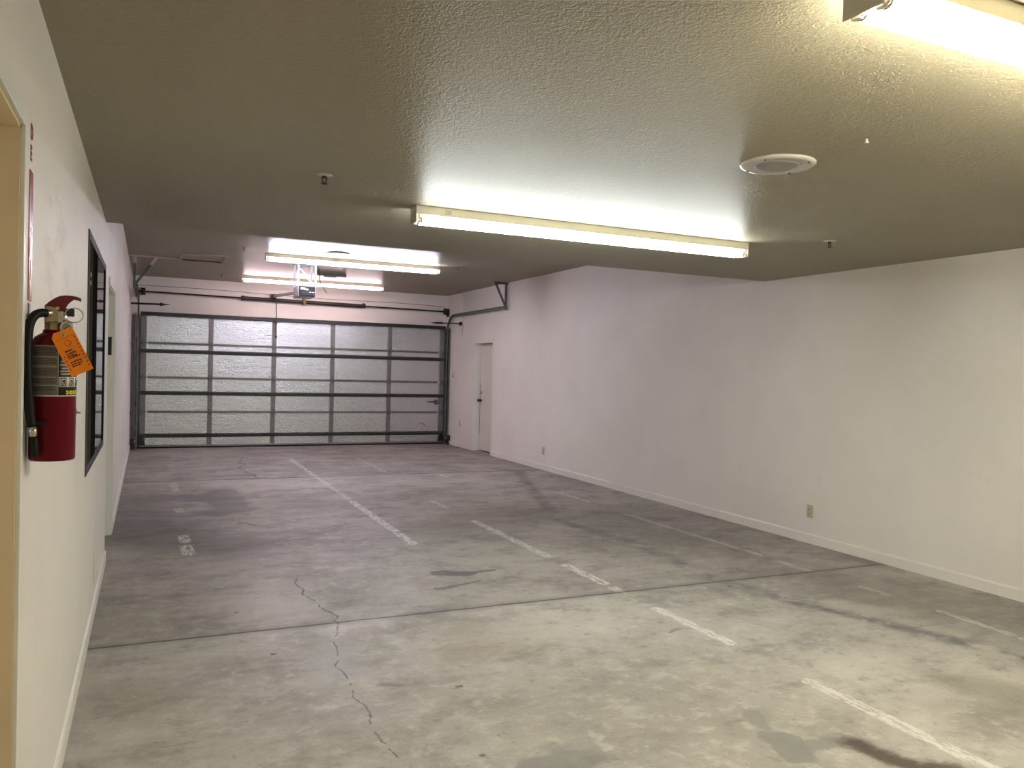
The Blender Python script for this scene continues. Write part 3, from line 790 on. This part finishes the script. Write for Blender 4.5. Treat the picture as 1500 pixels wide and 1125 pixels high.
# ------------------------------------------------------------------ sign on the left wall
s = thing('extinguisher_sign', 'narrow red sign strip on left wall above the fire extinguisher', 'sign', (XL, 2.335, 1.645))
bm = B(); box(bm, (0, -.028, 0), (.0025, .028, .325), .001); sb = obj('sign_panel', bm, M['sign_red'], s)
bm = B(); prism(bm, [(.003, -.02, .05), (.003, .02, .05), (.003, 0, .012)], (.0006, 0, 0)); box(bm, (.003, -.006, .05), (.0036, .006, .10)); box(bm, (.003, -.018, .11), (.0036, .004, .16)); box(bm, (.003, -.004, .165), (.0036, .012, .185)); obj('glare_marks', bm, M['sign_white'], sb)  # white arrow shapes put in for glare streaks on the strip
def text_mesh(body, size, off=0.):
    cu = bpy.data.curves.new('txt', 'FONT'); cu.body = body; cu.size = size; cu.offset = off; cu.extrude = 0
    cu.resolution_u = 6
    o = bpy.data.objects.new('txt', cu); COL.objects.link(o)
    dg = bpy.context.evaluated_depsgraph_get(); me = bpy.data.meshes.new_from_object(o.evaluated_get(dg))
    bpy.data.objects.remove(o); bpy.data.curves.remove(cu)
    b = B(); b.from_mesh(me); bpy.data.meshes.remove(me)
    return b
for ch, z in (('D', .405), ('E', .352)):
    bm = text_mesh(ch, .052, .002)
    for v in bm.verts: v.co = Vector((.0016, v.co.x-.018, v.co.y+z))
    ex = bmesh.ops.extrude_face_region(bm, geom=bm.faces[:])
    for v in ex['geom']:
        if isinstance(v, bmesh.types.BMVert): v.co.x = 0
    obj('sign_letter', bm, M['sign_red'], s)

# ------------------------------------------------------------------ fire extinguisher
EX = Vector((-.221, 2.33, 1.2435)); R = .0525
e = thing('fire_extinguisher', 'red fire extinguisher with black hose and orange tag on left wall', 'fire extinguisher', EX)
bm = B(); lathe(bm, [(.044, .002), (.050, 0), (R, .006), (R, .285), (.050, .298), (.042, .311), (.031, .319), (.025, .322), (.024, .330)], seg=56)
obj('cylinder_body', bm, M['red'], e)
Z = lambda v: (672.5-v)*.00176            # photo row -> height above the base
V0 = -84.6                                # azimuth that faces the viewer
def az(u): return V0+math.degrees(math.asin(max(-1, min(1, (u-74)/33.8))))
lb = B(); patch(lb, (0, 0, 0), R, -175, az(81.5), Z(580), Z(507.5)); lab = obj('label', lb, M['label_grey'], e, 'grey instruction label')
bm = B()
for v0, v1 in ((511, 523), (526, 535), (540, 551), (554, 562), (565, 573)):
    k = 4
    for i in range(k):
        h0 = v0+(v1-v0)*i/k
        patch(bm, (0, 0, 0), R+.0006, -165, az(79.5)-random.random()*4, Z(h0+(v1-v0)/k*.7), Z(h0), .0002)
obj('fine_print', bm, M['label_text'], lab)
bm = B()
for v in (523.7, 537, 552.5, 564): patch(bm, (0, 0, 0), R+.0006, -168, az(80.5), Z(v+.8), Z(v), .0002)
patch(bm, (0, 0, 0), R+.0006, -175, az(81.5), Z(580), Z(578.6), .0003); patch(bm, (0, 0, 0), R+.0006, -175, az(81.5), Z(508.6), Z(507.5), .0003)
patch(bm, (0, 0, 0), R+.0006, az(80.6), az(81.5), Z(580), Z(507.5), .0003)
obj('label_border', bm, M['label_rule'], lab)
bm = B(); patch(bm, (0, 0, 0), R, az(81.6), 60, Z(578.5), Z(507.5), .0006); fl = obj('front_label', bm, M['label_black'], e, 'black front label with pictures')
bm = B(); patch(bm, (0, 0, 0), R+.0006, az(82.2), 56, Z(566.5), Z(552), .0004); patch(bm, (0, 0, 0), R+.0006, -175, 60, Z(580), Z(578.6), .0004); obj('picture_strip', bm, M['label_white'], fl)
bm = B()
for v in (524, 529, 534, 539, 543, 547): patch(bm, (0, 0, 0), R+.0006, az(83.5+(v % 3)), az(97), Z(v+2.2), Z(v), .0003)
obj('front_print', bm, M['label_rule'], fl)
bm = B()
for a in (az(84.5), az(84.5)+24, az(84.5)+48):
    w_ = 15
    patch(bm, (0, 0, 0), R+.0011, a, a+w_, Z(554.6), Z(553.6), .0003); patch(bm, (0, 0, 0), R+.0011, a, a+w_, Z(565.5), Z(564.5), .0003)
    patch(bm, (0, 0, 0), R+.0011, a, a+2, Z(565.5), Z(553.6), .0003); patch(bm, (0, 0, 0), R+.0011, a+w_-2, a+w_, Z(565.5), Z(553.6), .0003)
    patch(bm, (0, 0, 0), R+.0011, a+4.5, a+7, Z(564.5), Z(558), .0003); patch(bm, (0, 0, 0), R+.0011, a+4.5, a+11, Z(559), Z(556.5), .0003); patch(bm, (0, 0, 0), R+.0011, a+9.5, a+11.5, Z(563), Z(556.5), .0003)
obj('pictogram', bm, M['label_black'], fl)
bm = text_mesh('sentry', .0205, .0003)
xs = [v.co.x for v in bm.verts]; x0 = min(xs)
for v in bm.verts:
    a = math.radians(az(92))+(v.co.x-x0)/R*1.15
    v.co = Vector(((R+.0014)*math.cos(a), (R+.0014)*math.sin(a), Z(577)+v.co.y))
obj('brand_letters', bm, M['yellow'], fl)
# valve and neck
bm = B(); lathe(bm, [(.020, .326), (.021, .330), (.021, .347), (.018, .350)], seg=28); box(bm, (-.020, -.014, .345), (.014, .014, .392), .003); obj('valve_block', bm, M['brass'], e)
bm = B(); cyl(bm, (.012, -.004, .362), (.030, -.004, .362), .013, seg=18); box(bm, (.010, -.017, .348), (.022, .010, .378), .002); obj('valve_collar', bm, M['nickel'], e)
# pressure gauge facing the viewer
bm = B(); g = lathe(bm, [(.014, 0), (.016, .003), (.016, .008), (.0145, .010), (.012, .0085), (.002, .0085)], seg=28)
bmesh.ops.rotate(bm, verts=bm.verts[:], matrix=Matrix.Rotation(PI/2, 3, 'X')); bmesh.ops.translate(bm, verts=bm.verts[:], vec=(.031, -.017, .337))
gg = obj('gauge', bm, M['nickel'], e)
bm = B(); cyl(bm, (.031, -.0262, .337), (.031, -.0258, .337), .0105, seg=20); obj('gauge_face', bm, M['speaker_grille'], gg)
bm = B(); bar(bm, (.025, -.0268, .331), (.035, -.0268, .342), .0012, .0016, (0, -1, 0)); obj('gauge_needle', bm, M['slot'], gg)
bm = B(); cyl(bm, (.0, -.01, .345), (.031, -.012, .340), .008, seg=12); obj('gauge_stem', bm, M['steel_dark'], e)
# carrying lever: curved tapering sheet with folded sides
def lever(pts, half, th):
    b_ = B(); rings = []
    for (x, z), hw in zip(pts, half):
        rings.append([Vector((x, -hw, z-th)), Vector((x, -hw*.9, z)), Vector((x, 0, z+.002)), Vector((x, hw*.9, z)), Vector((x, hw, z-th))])
    rings2 = []
    for r_ in rings:
        inner = [Vector((p.x, p.y*.8, p.z-.003)) for p in r_][::-1]
        rings2.append(r_+inner)
    loft(b_, rings2)
    return b_
pts = [(-.018, .391), (-.012, .399), (-.0046, .405), (.004, .4112), (.013, .4158), (.023, .4178), (.033, .418), (.044, .417), (.053, .4152), (.0605, .4118)]
bm = lever(pts, [.012, .013, .014, .0145, .0145, .0135, .012, .010, .008, .004], .004)
for sy in (-.0150, .0125):
    prism(bm, [(-.019, sy, .384), (-.0185, sy, .392), (-.0046, sy, .4045), (.013, sy, .4152), (.033, sy, .4172), (.048, sy, .4150), (.041, sy, .4085), (.036, sy, .4045), (.031, sy, .399), (.027, sy, .3925), (.0245, sy, .385), (.0235, sy, .3765), (.013, sy, .3745), (.0064, sy, .383), (.003, sy, .3868), (-.0155, sy, .390)], (0, .0025, 0))
obj('operating_lever', bm, M['red_lever'], e)
bm = B(); cyl(bm, (.009, -.018, .385), (.009, .018, .385), .0042, seg=14); obj('lever_pivot', bm, M['nickel'], e)
bm = B(); box(bm, (.026, -.008, .366), (.046, .008, .386), .003); obj('pin_tab', bm, M['black'], e)
bm = B(); tube(bm, [(.046+.0205*math.cos(2*PI*i/28), -.012+.004*math.sin(4*PI*i/28), .369+.0185*math.sin(2*PI*i/28)) for i in range(28)], .0014, seg=8, closed=True); obj('pull_ring', bm, M['nickel'], e)
# hose: leaves the valve to the left, loops and hangs at the wall side
hp = [(-.016, -.02, .371), (-.026, -.030, .3705), (-.037, -.038, .364), (-.045, -.045, .349), (-.049, -.050, .328), (-.0505, -.053, .300), (-.0505, -.056, .26), (-.0495, -.058, .21), (-.046, -.059, .16), (-.042, -.060, .115), (-.038, -.061, .090)]
fine = []
for i in range(len(hp)-1):
    p0, p1, p2, p3 = (Vector(hp[max(i-1, 0)]), Vector(hp[i]), Vector(hp[i+1]), Vector(hp[min(i+2, len(hp)-1)]))
    for k in range(5):
        q = k/5; fine.append(.5*((2*p1)+(-p0+p2)*q+(2*p0-5*p1+4*p2-p3)*q*q+(-p0+3*p1-3*p2+p3)*q**3))
fine.append(Vector(hp[-1]))
bm = B(); tube(bm, fine, .0108, seg=16); hs = obj('hose', bm, M['rubber'], e)
bm = B(); cyl(bm, (-.004, -.016, .371), (-.019, -.023, .3715), .0085, seg=16); obj('hose_coupling', bm, M['nickel'], hs)
bm = B(); cyl(bm, (-.0365, -.061, .089), (-.0345, -.0615, .064), .0098, seg=18); obj('hose_ferrule', bm, M['nickel'], hs)
bm = B(); tube(bm, [(-.0345, -.0615, .066), (-.032, -.062, .045), (-.0305, -.062, .022), (-.030, -.062, .012)], [.0080, .0088, .0078, .0060], seg=16); box(bm, (-.034, -.066, .094), (-.012, -.052, .100), .001); obj('nozzle', bm, M['rubber'], hs)
bm = B(); patch(bm, (0, 0, 0), R+.0008, -150, -100, .093, .101, .002); obj('hose_clip', bm, M['rubber'], e)
# wall hanger behind
bm = B(); box(bm, (-.0555, -.015, .26), (-.0535, .015, .395), .001); bar(bm, (-.055, 0, .365), (-.018, 0, .365), .012, .004); obj('wall_hanger', bm, M['steel_grey'], e)
# orange tag hung off the gauge
tx, tz = .0263, .317                              # wire hole, local x z
ang = math.radians(26)
def TP(a, b, y=-.066):                            # a across, b down the tag
    ca, sa = math.cos(ang), math.sin(ang)
    return Vector((tx+a*ca+b*sa, y-.12*b, tz+a*sa-b*ca))
bm = B(); hw = .0265; LT = .104
prism(bm, [TP(-hw+.008, -.011), TP(hw-.008, -.011), TP(hw, -.001), TP(hw, LT), TP(-hw, LT), TP(-hw, -.001)], (0, .0008, 0))
tg = obj('inspection_tag', bm, M['orange'], e, 'orange inspection tag')
def tag_bars(rows, m, name):
    b_ = B()
    for a0, a1, b0, b1 in rows:
        prism(b_, [TP(a0, b0, -.0667), TP(a1, b0, -.0667), TP(a1, b1, -.0667), TP(a0, b1, -.0667)], (0, .0005, 0))
    obj(name, b_, m, tg)
rows = []
for b0, n in ((.040, 3), (.047, 5), (.053, 4), (.058, 5), (.069, 5), (.0745, 5), (.080, 5)):
    a = -.014
    for i in range(n):
        w_ = random.uniform(.002, .0065); rows.append((a, min(a+w_, .014), b0+random.uniform(-.001, .001), b0+.0034)); a += w_+.0012
        if a > .013: break
tag_bars(rows, M['tag_ink'], 'tag_writing')
tag_bars([(-hw+.003, hw-.003, .0085, .0095)], M['tag_faint'], 'tag_fold')
rows = []
for k in range(9): rows.append((.019, .024, .012+k*.0095, .0165+k*.0095))
tag_bars(rows, M['tag_faint'], 'tag_printing')
tag_bars([(-.022, -.019, .05+k*.011, .056+k*.011) for k in range(4)], M['tag_faint'], 'tag_margin_printing')
bm = B(); tube(bm, [TP(.001+.0075*math.cos(2*PI*i/20), .023+.0075*math.sin(2*PI*i/20), -.0668) for i in range(20)], .0009, seg=6, closed=True); obj('tag_stamp', bm, M['tag_faint'], tg)
bm = B(); tube(bm, [TP(.0042*math.cos(2*PI*i/16), .0042*math.sin(2*PI*i/16), -.0668) for i in range(16)], .0016, seg=8, closed=True); obj('tag_eyelet', bm, M['nickel'], tg)
bm = B(); tube(bm, [TP(0, 0, -.066), (.024, -.052, .330), (.029, -.030, .345), (.024, -.014, .352)], .0009, seg=6); obj('tag_wire', bm, M['nickel'], tg)

# ------------------------------------------------------------------ world, camera, colour management
w = bpy.data.worlds.new('World'); sc.world = w; w.use_nodes = True
w.node_tree.nodes['Background'].inputs['Color'].default_value = (0, 0, 0, 1)

cam = bpy.data.cameras.new('Camera'); co = bpy.data.objects.new('Camera', cam); COL.objects.link(co)
cam.sensor_fit = 'HORIZONTAL'; cam.sensor_width = 36; cam.lens = 1165.4/1500*36; cam.clip_start = .02; cam.clip_end = 100
yaw, pitch, roll = .4288, -.0169, .0254
cy, sy, cp, sp_ = math.cos(yaw), math.sin(yaw), math.cos(pitch), math.sin(pitch)
fwd = Vector((sy*cp, cy*cp, sp_)); rt = Vector((cy, -sy, 0)); up = rt.cross(fwd)
r2 = rt*math.cos(roll)+up*math.sin(roll); u2 = -rt*math.sin(roll)+up*math.cos(roll)
mw = Matrix.Identity(4)
for i in range(3): mw[i][0], mw[i][1], mw[i][2] = r2[i], u2[i], -fwd[i]
mw.translation = (0, 0, CAMZ)
co.matrix_world = mw
sc.camera = co
vs = sc.view_settings
vs.view_transform = 'Standard'; vs.look = 'None'; vs.gamma = 1; vs.use_curve_mapping = False; vs.exposure = 1.43
